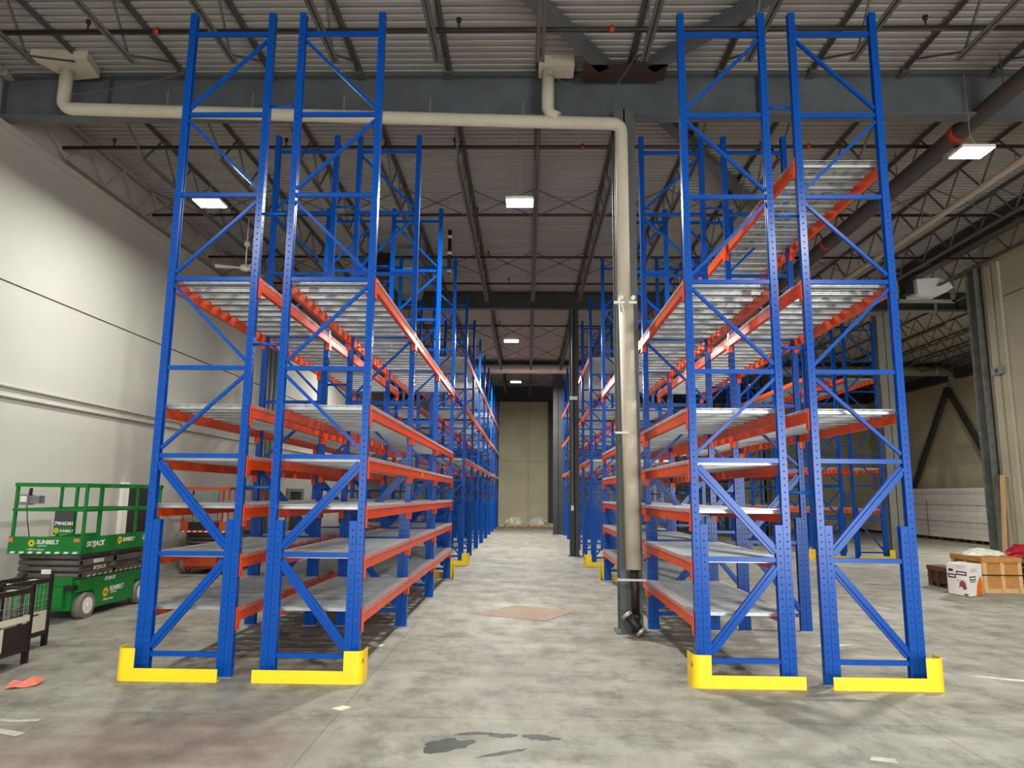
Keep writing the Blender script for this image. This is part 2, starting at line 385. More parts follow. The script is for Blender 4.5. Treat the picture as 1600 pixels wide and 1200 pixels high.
def conn_mesh(side, at):
    m = MB(); s = -side
    a, b = (-.016, -.004)
    y0, y1 = (-.045, .03) if at == 0 else (-.03, .045)
    m.box(min(a*s, b*s), max(a*s, b*s), y0, y1, -.235, .012)
    y0, y1 = (0, .006) if at == 0 else (-.006, 0)
    m.box(min(a*s, .05*s), max(a*s, .05*s), y0, y1, -.235, .012)
    m.cur = 1
    for z in (-.06, -.2): m.box(min(-.018*s, -.014*s), max(-.018*s, -.014*s), (-.028 if at == 0 else .016), (-.016 if at == 0 else .028), z, z+.014)
    return m.mesh('beam_connector', ORANGE, HOLE)
BM = {s: beam_meshes(s, LB-P_) for s in (-1, 1)}
CM = {(s, a): conn_mesh(s, a) for s in (-1, 1) for a in (0, 1)}
DL = (LB-P_-.03)/2
def deck_mesh(pitch, lon, chan):
    m = MB(); t = .0055; n_ = int(DL/pitch)
    for i in range(n_+1):
        y = min(i*pitch, DL-t); 
        m.box(-.016, W_+.016, y, y+t, 0, t)
        for xx in (-.016-t, W_+.016): m.box(xx, xx+t, y, y+t, -.042, t)
    k = int((W_-.1)/lon)
    for i in range(k+1): m.box(.05+i*(W_-.1)/k, .05+i*(W_-.1)/k+t, 0, DL, -t, 0)
    for xx in (-.016-t, W_+.016): m.box(xx, xx+t, 0, DL, -.042, -.036)
    m.box(.0, .006, 0, DL, -t, 0); m.box(W_-.006, W_, 0, DL, -t, 0)
    if chan:
        for i in range(5): chan_shape(m, .13+i*(DL-.26)/4)
    return m.mesh('wire_deck', GALV)
def chan_shape(m, y):
    wv = .05
    m.box(.02, W_-.02, y-wv, y+wv, -.013, -.008)
    for s in (-1, 1): m.box(.045, W_-.045, y+s*wv-.003, y+s*wv+.003, -.045, -.008)
CHM = MB(); chan_shape(CHM, 0); CHM = CHM.mesh('support_channel', GALV)
DKN = deck_mesh(.0608, .11, False); DKF = deck_mesh(.1, .2, True)
SPM = {g: MB().tube([(0, .04, 0), (g, .04, 0)], .018, 8).mesh('row_spacer', BLUE) for g in (.3045, .289)}

def rack(label, x, y, nb, levels, mir, near, spacers):
    t = thing('pallet_rack', label, 'pallet rack', (x, y, 0))
    br = braces(mir)
    if not near:
        m = MB()
        for k, x0, x1, z0, z1 in br:
            if k == 'h': m.box(x0, x1, .018, .058, z0-.025, z0+.025)
            else: m.bar((x0, .038, z0), (x1, .038, z1), .034, .09 if k == 'D' else .042, (0, 1, 0))
        brm = m.mesh('frame_bracing', BLUE)
    for i in range(nb+1):
        yy = i*LB
        if near:
            for s, xx in ((-1, 0), (1, W_)):
                p = put('upright_post', PM[0, s], t, (xx, yy, .008))
                put('reinforcing_post', PM[1, s], p, (-s*(P_+.004), 0, 0))
                put('foot_plate', FPM, p, (0 if s < 0 else -2*P_-.01, 0, -.008))
            for b in br: put('brace', brace_mesh(*b), t, (0, yy, 0))
        else:
            for s, xx in ((-1, 0), (1, W_)): put('upright_post', PMF[s], t, (xx, yy, 0))
            put('frame_bracing', brm, t, (0, yy, 0))
        if spacers:
            for z in (2.02, 3.66, 5.25, 6.63): put('row_spacer', SPM[.289 if 1 < x < 2 else .3045], t, (W_, yy, z))
    for i in range(nb):
        yy = i*LB+P_
        for z in levels:
            for s, xx in ((-1, 0), (1, W_)):
                b = put('load_beam', BM[s], t, (xx, yy, z-.008))
                if near:
                    put('beam_connector', CM[s, 0], b); put('beam_connector', CM[s, 1], b, (0, LB-P_, 0))
            for k in (0, 1):
                d_ = put('wire_deck', DKN if near else DKF, t, (0, yy+.005+k*(DL+.02), z-.002))
                if near:
                    for c in range(5): put('support_channel', CHM, d_, (0, .13+c*(DL-.26)/4, 0))
    return t
XA, XB, XC, XD = -4.235, -2.8596, 1.824, 3.184
YN, YR, Y2, YE = 7.867, 7.92, 20.43, 23.5
A1 = rack('blue pallet rack row with six wire shelves, standing nearest the green scissor lift', XA, YN, 3, LEV[:6], False, True, True)
B1 = rack('blue pallet rack row with six wire shelves, lining the left side of the aisle', XB, YN, 3, LEV[:6], True, True, False)
C1 = rack('blue pallet rack row with six wire shelves, behind the white pipe on the column', XC, YR, 3, LEV[:6], False, True, True)
D1 = rack('blue pallet rack row with three high shelves only, nearest the white printed carton', XD, YR, 3, LEV[4:], True, True, False)
rack('tall far blue pallet rack row beyond the cross aisle, nearest the pale left wall', XA, Y2, 8, (3.0, 4.5, 6.02), False, False, True)
rack('tall far blue pallet rack row lining the left side of the aisle end', XB, Y2, 8, (3.0, 4.5, 6.02), True, False, False)
rack('tall far blue pallet rack row behind the dark column at the aisle end', XC, Y2, 8, (3.0, 4.5, 6.02), False, False, True)
rack('tall far blue pallet rack row backing the row behind the dark columns', XD, Y2, 8, (3.0, 4.5, 6.02), True, False, False)
rack('separate far blue rack row with four shelves, left half of its pair', 9.27, YE, 7, (1.62, 2.95, 4.45, 5.96), False, False, True)
rack('separate far blue rack row standing right beside the grey column', 10.646, YE, 7, (1.62, 2.95, 4.45, 5.96), True, False, False)
text('IN', B1, (W_+.0165, LB+1.05, LEV[3]-.125), .12, mat('faded_white', 'f0b48a', .5), (math.radians(90), 0, math.radians(90)), 'stencil_letters')

# yellow end-of-row guards
def guard(label, x, y, ln, side, flip=1):
    # side -1: corner wrap at low X; flip 1: faces -Y, -1: faces +Y
    t = thing('rack_guard', label, 'rack guard', (x, y, 0))
    m = MB(); th = .008
    def bx(x0, x1, y0, y1, z0, z1):
        if side > 0: x0, x1 = -x1, -x0
        if flip < 0: y0, y1 = -y1, -y0
        m.box(x0, x1, y0, y1, z0, z1)
    bx(.201, ln, 0, th, 0, .13); bx(.201, ln, th, .09, 0, .008)
    m.build('guard_rail', YELLOW, t)
    m = MB(); q = [(.20, 0)]+arc(.085, .085, .085, 270, 180, 8)+[(0, .24)]
    inn = [(.20, th)]+arc(.085, .085, .085-th, 270, 180, 8)+[(th, .24)]
    poly = q+inn[::-1]
    poly = [((-a if side > 0 else a), b*flip) for a, b in poly]
    k = len(q); N2 = len(poly)
    vs = [(a, b, 0) for a, b in poly]+[(a, b, .33) for a, b in poly]
    fs = [(i, (i+1) % N2, N2+(i+1) % N2, N2+i) for i in range(N2)]+[(N2+i, N2+i+1, 2*N2-2-i, 2*N2-1-i) for i in range(k-1)]
    if (side > 0) ^ (flip < 0): fs = [f[::-1] for f in fs]
    m.smooth = False; m.add(vs, fs); m.build('corner_plate', YELLOW, t)
    s = -1 if side > 0 else 1
    m = MB(); m.prism([(s*.012-.028, .215), (s*.012+.028, .215), (s*.012, .262)], 'x', -.001, .002) if 0 else None
    if flip > 0:
        e = MB(); a0 = math.radians(205); cx, cy = .085, .085
        pts = []
        for da, z in ((-14, .2), (14, .2), (0, .262)):
            aa = a0+math.radians(da); pts.append((s*(cx+.0865*math.cos(aa)), cy+.0865*math.sin(aa), z))
        e.add(pts, [(0, 1, 2)]); e.build('warning_triangle', mat('warning_red', 'a02a14', .5) if 'warning_red' not in bpy.data.materials else bpy.data.materials['warning_red'], t)
    return t
GYN = 7.665
guard('yellow floor guard with its corner wrap on the outer left rack post', -4.32, GYN, 1.09, -1)
guard('yellow floor guard with its corner wrap at the left edge of the aisle entrance', -1.705, GYN, 1.16, 1)
guard('yellow floor guard with its corner wrap at the right edge of the aisle entrance', 1.735, GYN+.06, 1.17, -1)
guard('yellow floor guard with its corner wrap on the outer right rack post', 4.345, GYN+.06, 1.16, 1)
guard('small yellow guard on the far end of the left six-shelf row at the cross aisle', -1.705, 17.25, 1.16, 1, -1)
guard('small yellow guard on the far end of the right six-shelf row at the cross aisle', 1.735, 17.3, 1.17, -1, -1)
guard('yellow guard at the start of the tall far rack left of the aisle', -1.62, 20.2, 1.1, 1)
guard('yellow guard at the start of the tall far rack right of the aisle', 1.62, 20.2, 1.1, -1)
guard('yellow guard on the left half of the separate far rack pair', 9.16, 23.3, 1.09, -1)
guard('yellow guard on the separate far rack beside the grey column', 11.83, 23.3, 1.16, 1)

# ------------------------------------------------------------------ overhead services
def highbay(x, y, z, label, pw=1.0):
    t = thing('high_bay_light', label, 'ceiling light', (x, y, z))
    MB().prism([(-.26, -.2), (.26, -.2), (.26, .2), (-.26, .2)], 'z', .0, .05).box(-.16, .16, -.06, .06, .05, .12).build('housing', WHITE, t)
    MB().box(-.25, .25, -.19, .19, -.006, 0).build('lens', LENS, t)
    MB().tube([(-.1, 0, .1), (0, 0, .3)], .004, 6).tube([(.1, 0, .1), (0, 0, .3)], .004, 6).tube([(0, 0, .3), (0, 0, 8.93-z)], .006, 6).build('hanger', GALV, t)
    l = area('lamp', (0, 0, -.02), .42, .3, HB_POWER*pw, HB_COL, (0, 0, 0)); l.parent = t
highbay(-6.19, 12.81, 7.5, 'glowing high-bay light over the bay beside the left wall', .55)
highbay(-.172, 12.78, 7.5, 'glowing high-bay light in the middle of the aisle, nearest the white pipe')
highbay(7.16, 10.8, 7.5, 'glowing high-bay light at the upper right beside the dark duct')
highbay(-.6, 25.05, 7.5, 'second glowing high-bay light along the aisle, hung above the far racks')
highbay(-.583, 34.47, 7.5, 'smallest glowing high-bay light at the end of the aisle, beyond the round duct', 1.7)
for xx, yy, s in ((-5.9, .6, 'left bay behind the viewer'), (-.2, .6, 'aisle mouth behind the viewer'), (6.0, .6, 'right bay behind the viewer'), (6.2, 25.5, 'bay beside the separate far racks'), (-6.6, 30.0, 'far left bay'), (16.4, 24.6, 'recess beyond the right partition, added unseen as fill')):
    highbay(xx, yy, 7.6, 'high-bay light over the '+s, {16.4: 1.7, -5.9: .6, -6.6: .5}.get(xx, 1))  # the recess lamp is an unseen addition brightening the far right wall

def sprinkler(y, label, heads, coups, z=8.42, x0=XL+.1, x1=12.5):
    t = thing('sprinkler_pipe', label, 'sprinkler pipe', (0, y, z))
    MB().tube([(x0, 0, 0), (x1, 0, 0)], .035, 8).build('pipe', SPRK, t)
    hm = MB().tube([(0, 0, .03), (0, 0, .13)], .014, 6).tube([(0, 0, .13), (0, 0, .15)], .035, 8).tube([(0, 0, .17), (0, 0, .18)], .04, 8).mesh('sprinkler_head', SPRK)
    for h in heads: put('sprinkler_head', hm, t, (h, 0, 0))
    cm = MB().tube([(-.035, 0, 0), (.035, 0, 0)], .046, 10).cbox(0, 0, .055, .035, .025, .04).mesh('pipe_coupling', RED)
    for h in coups: put('pipe_coupling', cm, t, (h, 0, 0))
sprinkler(8.98, 'black sprinkler pipe across the roof, nearest the viewer, above the rack tops', (-6.3, -1.0, 5.5), (-5.3, 1.15))
sprinkler(12.35, 'black sprinkler pipe just behind the near grey girder', (-7.9, -4.6, -1.4, 3.2), (-4.4, 1.0, 5.2))
sprinkler(15.6, 'black sprinkler pipe level with the nearest aisle light', (-7.0, -1.2, 4.0), (-3.8, 1.5))
sprinkler(18.55, 'black sprinkler pipe over the cross aisle', (-6.0, -1.1, 4.2), ())
sprinkler(21.0, 'black sprinkler pipe in front of the second girder', (-5, -.6, 3), (), x1=10.8)
sprinkler(26.5, 'black sprinkler pipe beyond the second girder', (-5, -1.1, 3), ())
t = thing('sprinkler_riser', 'short black vertical pipe hanging above the left rack ends', 'pipe', (-2.1, 17.9, 0)); MB().tube([(0, 0, 7.75), (0, 0, 8.94)], .05, 10).build('pipe', SPRK, t)
cm = MB().tube([(0, 0, -.04), (0, 0, .04)], .06, 10).mesh('pipe_collar', WHITE)
for z in (7.8, 8.3, 8.75): put('pipe_collar', cm, t, (0, 0, z))
t = thing('main_pipe', 'thick dark sprinkler main with red couplings running along the right side', 'pipe', (7.42, 0, 8.22)); MB().tube([(0, -8.5, 0), (0, 35.6, 0)], .14, 14).build('pipe', mat('duct_dark', '3b3733', .5), t)
cm = MB().tube([(0, -.07, 0), (0, .07, 0)], .165, 14).cbox(.17, 0, .06, .08, .08, .08).mesh('pipe_coupling', RED)
for y in (11.5, 16.9, 22): put('pipe_coupling', cm, t, (0, y, 0))
hm = MB().bar((0, 0, .1), (0, 0, .7), .02, .006).mesh('pipe_hanger', STEEL)
for y in (8, 10.3, 13.5, 18, 22): put('pipe_hanger', hm, t, (0, y, 0))
t = thing('gas_pipe', 'slim white pipe running along the right side under the joists', 'pipe', (8.72, 0, 7.9)); MB().tube([(0, -8.5, 0), (0, 23.4, 0)], .065, 10).build('pipe', PIPEW, t)
hm = MB().tube([(0, 0, 0), (0, 0, .32)], .008, 5).mesh('pipe_hanger', STEEL)
for y in (6, 9, 12, 15, 18, 21): put('pipe_hanger', hm, t, (0, y, 0))
t = thing('spiral_duct', 'long silver round duct crossing the aisle end under the roof', 'duct', (0, 35.95, 8.42))
MB().tube([(XL+.1, 0, 0), (XR-.05, 0, 0)], .24, 20).build('duct_body', DUCT, t)
rm = MB().tube([(-.02, 0, 0), (.02, 0, 0)], .252, 20).mesh('duct_seam', DUCT)
for k in range(20): put('duct_seam', rm, t, (XL+1+k*1.52, 0, 0))

# white roof drain along the near girder and down the column
t = thing('drain_pipe', 'white wrapped roof drain pipe along the girder and down the grey column', 'pipe', (0, 10.48, 0))
def elbow(p, a, b, r, n=6):
    p, a, b = Vector(p), Vector(a).normalized(), Vector(b).normalized()
    return [p-a*r+a*r*math.sin(u)+b*r*(1-math.cos(u)) for u in [math.pi/2*i/n for i in range(n+1)]]
pts = [(-7.62, 0, 8.86)]+elbow((-7.62, 0, 8.12), (0, 0, -1), (1, 0, 0), .16)+elbow((1.47, 0, 7.84), (1, 0, 0), (0, 0, -1), .14)+[(1.47, 0, 4.9)]
MB().tube(pts, .1, 14).build('main_pipe', PIPEW, t)
MB().tube([(1.5, 0, 4.95), (1.55, 0, .92)], .112, 14).build('lower_pipe_wrap', PIPEW, t)
MB().tube([(1.56, 0, .93), (1.565, 0, .3)], .06, 12).tube([(1.565, 0, .3), (1.565, 0, .22)], .075, 12).tube([(1.565, 0, .22), (1.56, -.02, .05)], .055, 12).build('black_pipe', SPRK, t)
MB().tube([(1.44, -.06, .3), (1.6, -.14, .09)], .07, 12).build('floor_drain_elbow', BLACK, t)
MB().tube([(1.425, -.055, .31), (1.45, -.07, .27)], .082, 12).tube([(1.6, -.14, .09), (1.63, -.155, .06)], .085, 12).build('elbow_ring', GALV, t)
MB().box(1.3, 1.72, -.075, .0, .76, .79).build('pipe_clamp', GALV, t)
m = MB().cbox(1.48, -.08, 4.87, .34, .05, .04)
for xx in (1.41, 1.59): m.tube([(xx, -.06, 4.93), (xx, -.16, 4.93)], .035, 10)
m.build('pipe_clamp', WHITE, t); MB().box(1.3, 1.5, -.12, -.08, 2.87, 2.9).build('pipe_clamp', WHITE, t)
MB().prism([(-8.0, -.35), (-7.1, -.3), (-7.2, .2), (-7.75, .28)], 'z', 8.80, 8.96).build('drain_box', PIPEW, t)
MB().box(.15, .72, -.15, .2, 8.76, 8.95).build('drain_box', PIPEW, t)
MB().tube([(.3, 0, 8.8), (.3, 0, 8.1), (.34, 0, 8.0), (.46, -.02, 7.93)], .1, 14).build('branch_pipe', PIPEW, t)
hm = MB().tube([(0, 0, 0), (0, 0, .28)], .008, 5).cbox(0, 0, 0, .04, .06, .03).mesh('pipe_hanger', GALV)
for k, xx in enumerate((-5.9, -4.5, -3.0, -1.6, -.1)): put('pipe_hanger', hm, t, (xx, 0, 8.2-.031*(xx+7.6)))
# cable lines slung from the column head
for p, q, s in (((1.2, 10.3, 8.15), (.3, 10.3, 8.6), 'loose wire sagging left of the column head'), ((1.25, 10.3, 8.2), (1.75, 9.6, 8.75), 'loose wire rising to the joist over the column'), ((-7.4, 10.3, 8.25), (-5.2, 10.3, 8.72), 'loose wire rising from the left drain pipe')):
    mid = (Vector(p)+Vector(q))/2-Vector((0, 0, .05)); tag(MB().tube([p, mid, q], .006, 5).build('hanging_wire', STEEL), s, 'wire')

# ceiling fan, heater, dock unit
t = thing('ceiling_fan', 'white ceiling fan hanging near the left wall under the joists', 'ceiling fan', (-7.15, 16.95, 7.55))
MB().tube([(0, 0, .1), (0, 0, 1.35)], .018, 8).build('down_rod', WHITE, t); MB().tube([(0, 0, .6), (0, 0, .72)], .07, 12).build('rod_canopy', WHITE, t)
MB().tube([(0, 0, -.06), (0, 0, -.03), (0, 0, .07), (0, 0, .1)], [.06, .13, .13, .05], 16).build('motor', WHITE, t)
bl = MB().add([(.1, -.05, 0), (.72, -.07, -.02), (.72, .07, .02), (.1, .05, .01), (.1, -.05, .012), (.72, -.07, -.008), (.72, .07, .032), (.1, .05, .022)], [(0, 1, 2, 3)[::-1], (4, 5, 6, 7), (0, 1, 5, 4), (1, 2, 6, 5), (2, 3, 7, 6), (3, 0, 4, 7)]).mesh('blade', WHITE)
for a in (75, 195, 315): put('blade', bl, t, (0, 0, 0), math.radians(a))
t = thing('unit_heater', 'grey sheet metal unit heater box hung over the cross aisle', 'heater', (-3.3, 19.3, 7.6))
MB().box(-.55, .4, -.4, .4, .35, 1.2).build('casing', GREYBOX, t); MB().box(-.56, .41, -.41, .41, .6, .62).build('seam_strip', WHITE, t); MB().prism([(-.5, .35), (.35, .35), (.2, -.1), (-.35, -.1)], 'y', -.35, .35).build('outlet_hood', GREYBOX, t)
MB().box(-1.3, -.55, -.3, .3, .5, 1.1).build('burner_housing', BLACK, t)
for xx in (-.5, .35): MB().tube([(xx, 0, 1.2), (xx, 0, 1.33)], .012, 6).build('hanger_rod', STEEL, t)
t = thing('dock_blower', 'white blower in a grey hanging frame beside the right column', 'heater', (11.9, 20.7, 7.8))
m = MB()
for xx in (-.82, .85): m.cbox(xx, 0, .44, .09, .09, .92)
m.cbox(.015, 0, .02, 1.76, .09, .09).build('hanging_frame', mat('frame_grey', '8e9087', .6), t)
MB().prism([(-.35, .16), (-.35, .62), (.3, .66), (.62, .52), (.7, .36), (.45, .2), (.1, .08)], 'y', -.3, .35).build('blower_casing', WHITE, t)
MB().cbox(-.5, 0, .4, .25, .3, .35).build('motor', BLACK, t)
MB().cbox(-.25, .3, -.22, 1.5, .06, .06).cbox(.48, .3, -.1, .06, .06, .24).build('lower_rail', GREYBOX, t)
# conduits on the left wall
for z, y1, s in ((3.74, 17.9, 'upper of two long cream conduits along the left wall'), (3.56, 30, 'lower of two long cream conduits along the left wall')):
    m = MB().tube([(XL+.035, -8.8, z), (XL+.035, y1, z)]+([(XL+.035, y1+.08, z-.1)] if y1 < 20 else []), .032, 8); tag(m.build('wall_conduit', WALLP), s, 'conduit')
t = thing('riser_bundle', 'bundle of pale vertical pipes on the left wall behind the racks', 'pipe', (XL+.12, 0, 0))
for y in (23.3, 23.7, 24.15, 24.6, 25.0): MB().tube([(0, y, 0), (0, y, 8.1)], .1, 8).build('pipe', (PIPEW, GREYBOX)[int(y*10) % 2], t)
t = thing('column_conduit', 'thin grey conduit with a switch box on the dark aisle column', 'conduit', (1.5, 23.48, 0)); MB().tube([(0, 0, 1.6), (0, 0, 8.3)], .015, 6).build('pipe', GREYBOX, t); MB().cbox(0, 0, 1.55, .09, .06, .16).build('switch_box', WHITE, t); MB().cbox(.05, 0, 5.2, .26, .06, .12).build('junction_box', GALV, t)
t = thing('wall_conduit', 'thin bent white conduit on the right partition wall', 'conduit', (12.62, 0, 0)); MB().tube([(0, 16.95, 8.4), (0, 16.85, 8.15), (0, 17.0, 7.9), (0, 17.0, 7.35)], .015, 6).build('pipe', WHITE, t)
t = thing('wall_bracket', 'small rusty latch bracket on the right partition edge', 'bracket', (12.48, 18.7, 5.25)); MB().box(0, .1, -.2, .2, 0, .2).build('plate', GREYBOX, t); MB().tube([(-.03, 0, .1), (0, 0, .1)], .05, 10).build('bolt', BLACK, t)
tag(MB().bar((12.38, 18.95, 0), (12.5, 18.9, 2.6), .07, .1).build('timber_post', WOODL), 'pale timber post leaning against the right partition beside the column', 'timber')

# ------------------------------------------------------------------ scissor lifts
def flower(parent, loc, r, rot, name='flower_logo'):
    m = MB()
    for i in range(10):
        a = 2*math.pi*i/10; p = [(r*.35*math.cos(a-.25), r*.35*math.sin(a-.25)), (r*.8*math.cos(a-.2), r*.8*math.sin(a-.2)), (r*math.cos(a), r*math.sin(a)), (r*.8*math.cos(a+.2), r*.8*math.sin(a+.2)), (r*.35*math.cos(a+.25), r*.35*math.sin(a+.25))]
        m.prism(p, 'z', 0, .002)
    m.prism([(r*.45*math.cos(a*.5236), r*.45*math.sin(a*.5236)) for a in range(12)], 'z', 0, .0015)
    m.cur = 1; m.prism([(r*.27*math.cos(a*.5236), r*.27*math.sin(a*.5236)) for a in range(12)], 'z', .0015, .004)
    o = m.build(name, [LOGOY, BROWNBK], parent, loc); o.rotation_euler = rot; return o
RX = (math.radians(90), 0, 0); RS = (math.radians(90), 0, math.radians(90))
def lift(label, loc, paint, signs):
    t = thing('scissor_lift', label, 'scissor lift', loc)
    # local: x 0..1.16 (right = aisle side), y 0..2.3 away from the viewer
    ch = MB().box(.08, 1.06, .12, 2.2, .16, .42).box(.12, 1.04, .04, .14, .14, .64).box(.06, 1.12, .1, 2.22, .42, .6).box(.2, .96, -.04, .06, .2, .5).build('chassis', paint, t)
    MB().box(1.06, 1.135, .48, 1.62, .13, .5).build('battery_door', paint, t)
    MB().box(.95, 1.1, -.03, .1, .45, .52).build('step', BLACK, t)
    wm = MB().tube([(-.075, 0, 0), (.075, 0, 0)], .195, 24).mesh('wheel', RUBBER); hb = MB().tube([(-.08, 0, 0), (.082, 0, 0)], .125, 20).tube([(0, 0, 0), (.095, 0, 0)], .035, 12).mesh('wheel_hub', WHITE)
    for xx, yy, r in ((1.09, .28, 0), (.07, .28, math.pi), (1.09, 1.82, 0), (.07, 1.82, math.pi)):
        o = put('wheel', wm, t, (xx, yy, .195), r); put('wheel_hub', hb, o)
    am = {}
    for k in range(4):
        z = .605+k*.097
        for s in (0, 1):
            xx = (.1, .16)[(k+s) % 2] if s == 0 else (1.0, .94)[(k) % 2]
            y0, y1 = .14+.07*(k % 2), 2.2-.09*(k % 2)
            MB().prism([(y0, z+.045), (y0+.09, z), (y1-.09, z), (y1, z+.045), (y1-.08, z+.094), (y0+.08, z+.094)], 'x', xx, xx+.06).build('scissor_arm', LIFTGREY, t)
        for yy in (.17, 1.1, 2.0): MB().tube([(.1, yy, z+.047), (1.06, yy, z+.047)], .045, 12).build('cross_tube', LIFTGREY, t)
    m = MB()
    for k in range(11): m.prism([(.35+k*.15, .615), (.42+k*.15, .615), (.45+k*.15, .645), (.38+k*.15, .645)], 'x', 1.062, 1.066)
    m.build('hazard_stripe', HAZ, t)
    MB().box(0, 1.16, 0, 2.3, .99, 1.06).build('platform_floor', paint, t)
    MB().box(0, 1.16, -.012, .012, .99, 1.255).build('front_toe_board', paint, t); MB().box(1.148, 1.165, .012, 2.3, 1.0, 1.25).build('side_toe_board', paint, t); MB().box(0, .012, .012, 2.3, 1.0, 1.2).build('side_toe_board', paint, t)
    m = MB()
    for k in range(8): m.prism([(.04+k*.14, 1.0), (.11+k*.14, 1.0), (.13+k*.14, 1.03), (.06+k*.14, 1.03)], 'y', -.016, -.012)
    m.build('hazard_stripe', WHITE, t)
    pm = MB().box(-.02, .02, -.02, .02, 1.05, 2.05).mesh('rail_post', paint)
    for xx, yy in ((.03, .03), (.98, .03), (1.13, .04), (.03, 1.1), (1.13, .42), (1.13, 1.5), (1.13, 2.27), (.03, 2.27)): put('rail_post', pm, t, (xx, yy, 0))
    for z, hh in ((2.02, .06), (1.64, .045)):
        MB().box(0, 1.16, .0, .05, z, z+hh).build('guard_rail', paint, t); MB().box(1.11, 1.16, .05, 2.3, z, z+hh).build('guard_rail', paint, t)
        MB().box(0, .05, .05, 2.3, z, z+hh).build('guard_rail', paint, t); MB().box(0, 1.16, 2.25, 2.3, z, z+hh).build('guard_rail', paint, t)
    b = MB().box(.14, .28, -.07, .07, 1.74, 1.9).box(.28, .44, -.05, .08, 1.76, 1.88).build('control_box', GREYBOX, t); MB().box(.155, .255, -.074, -.07, 1.785, 1.875).build('control_face', WHITE, b)
    MB().tube([(.26, -.01, 1.88), (.27, -.01, 2.0)], .025, 8).build('joystick', BLACK, b); MB().tube([(.22, 0, 1.74), (.24, .02, 1.5), (.28, .05, 1.25)], .008, 6).build('control_cable', BLACK, t)
    if signs:
        s = MB().box(.7, 1.0, -.03, -.02, 1.29, 1.65).build('sign_board', mat('sign_charcoal', '3d4440', .5), t)
        MB().box(.702, .985, -.034, -.03, 1.295, 1.41).build('sign_label', paint, s)
        text('79045381', s, (.71, -.031, 1.435), .075, WHITE, RX, bold=.002); flower(s, (.75, -.036, 1.352), .045, RX); text('SUNBELT', s, (.805, -.035, 1.33), .052, WHITE, RX, bold=.001)
        flower(t, (.37, -.014, 1.155), .062, RX); text('SUNBELT', t, (.45, -.013, 1.145), .085, WHITE, RX, bold=.003); text('RENTALS', t, (.47, -.013, 1.105), .035, WHITE, RX); text('1-800-No Sweat', t, (.3, -.013, 1.05), .042, WHITE, RX)
        MB().box(.0, .07, -.016, -.013, 1.17, 1.24).box(1.03, 1.12, -.016, -.013, 1.18, 1.23).build('reflector', ORPAPER, t)
        text('SKYJACK', t, (1.167, .1, 1.1), .115, WHITE, RS, shear=.2, bold=.003); flower(t, (1.167, 1.0, 1.15), .07, RS); text('SUNBELT', t, (1.167, 1.09, 1.12), .09, WHITE, RS, shear=.2, bold=.002); text('SJIII 46', t, (1.167, 1.72, 1.12), .12, WHITE, RS, shear=.2, bold=.003)
        text('SKYJACK', t, (1.063, .5, .715), .085, WHITE, RS, shear=.2, bold=.002); text('SKYJACK', t, (1.122, .75, .52), .075, WHITE, RS, shear=.2, bold=.002)
        MB().box(1.061, 1.064, .5, .78, .82, .88).build('serial_label', CREAM, t)
        flower(t, (1.137, .78, .33), .085, RS); text('SUNBELT', t, (1.137, .89, .34), .1, WHITE, RS, bold=.003); text('RENTALS', t, (1.137, .93, .295), .04, WHITE, RS); text('1-800-No Sweat', t, (1.137, .72, .2), .045, WHITE, RS)
        MB().box(.55, .7, .02, .03, .69, .76).build('data_label', WHITE, t)
    else:
        MB().box(.3, .9, -.03, .03, 1.3, 2.0).build('sign_board', GREYBOX, t); MB().box(.2, .95, -.02, .02, 1.05, 1.24).build('control_tray', BLACK, t)
    return t
lift('green scissor lift parked against the pale left wall', (-8.03, 10.98, 0), GREEN, True)
lift('orange scissor lift half hidden behind the left racks', (-8.4, 17.2, 0), ORLIFT, False)

# lift truck far along the left wall
t = thing('forklift', 'dark lift truck parked far along the left wall, seen through the racks', 'forklift', (-7.3, 29.5, 0))
MB().box(-.5, .5, 0, 1.7, .25, .95).box(-.45, .45, 1.2, 1.75, .9, 1.2).build('body', BLACK, t)
m = MB()
for xx in (-.45, .41):
    for yy in (.15, 1.5): m.box(xx, xx+.05, yy, yy+.06, .9, 2.05)
m.box(-.48, .48, .1, 1.6, 2.02, 2.08).build('overhead_guard', BLACK, t)
m = MB()
for xx in (-.35, .27): m.box(xx, xx+.08, -.2, -.1, .1, 2.1)
m.box(-.35, .35, -.22, -.12, 1.2, 1.3).box(-.35, .35, -.22, -.12, 2.0, 2.1).build('mast', DARKST, t)
fm = MB().box(-.05, .05, -1.2, -.2, .08, .12).mesh('fork', DARKST)
for xx in (-.22, .22): put('fork', fm, t, (xx, 0, 0))
wm = MB().tube([(-.09, 0, 0), (.09, 0, 0)], .28, 18).mesh('wheel', RUBBER)
for xx in (-.5, .5):
    for yy in (.25, 1.4): put('wheel', wm, t, (xx, yy, .28))
MB().box(-.25, .25, .75, 1.15, .95, 1.05).box(-.25, .25, 1.1, 1.2, 1.05, 1.5).build('seat', BROWNBK, t)
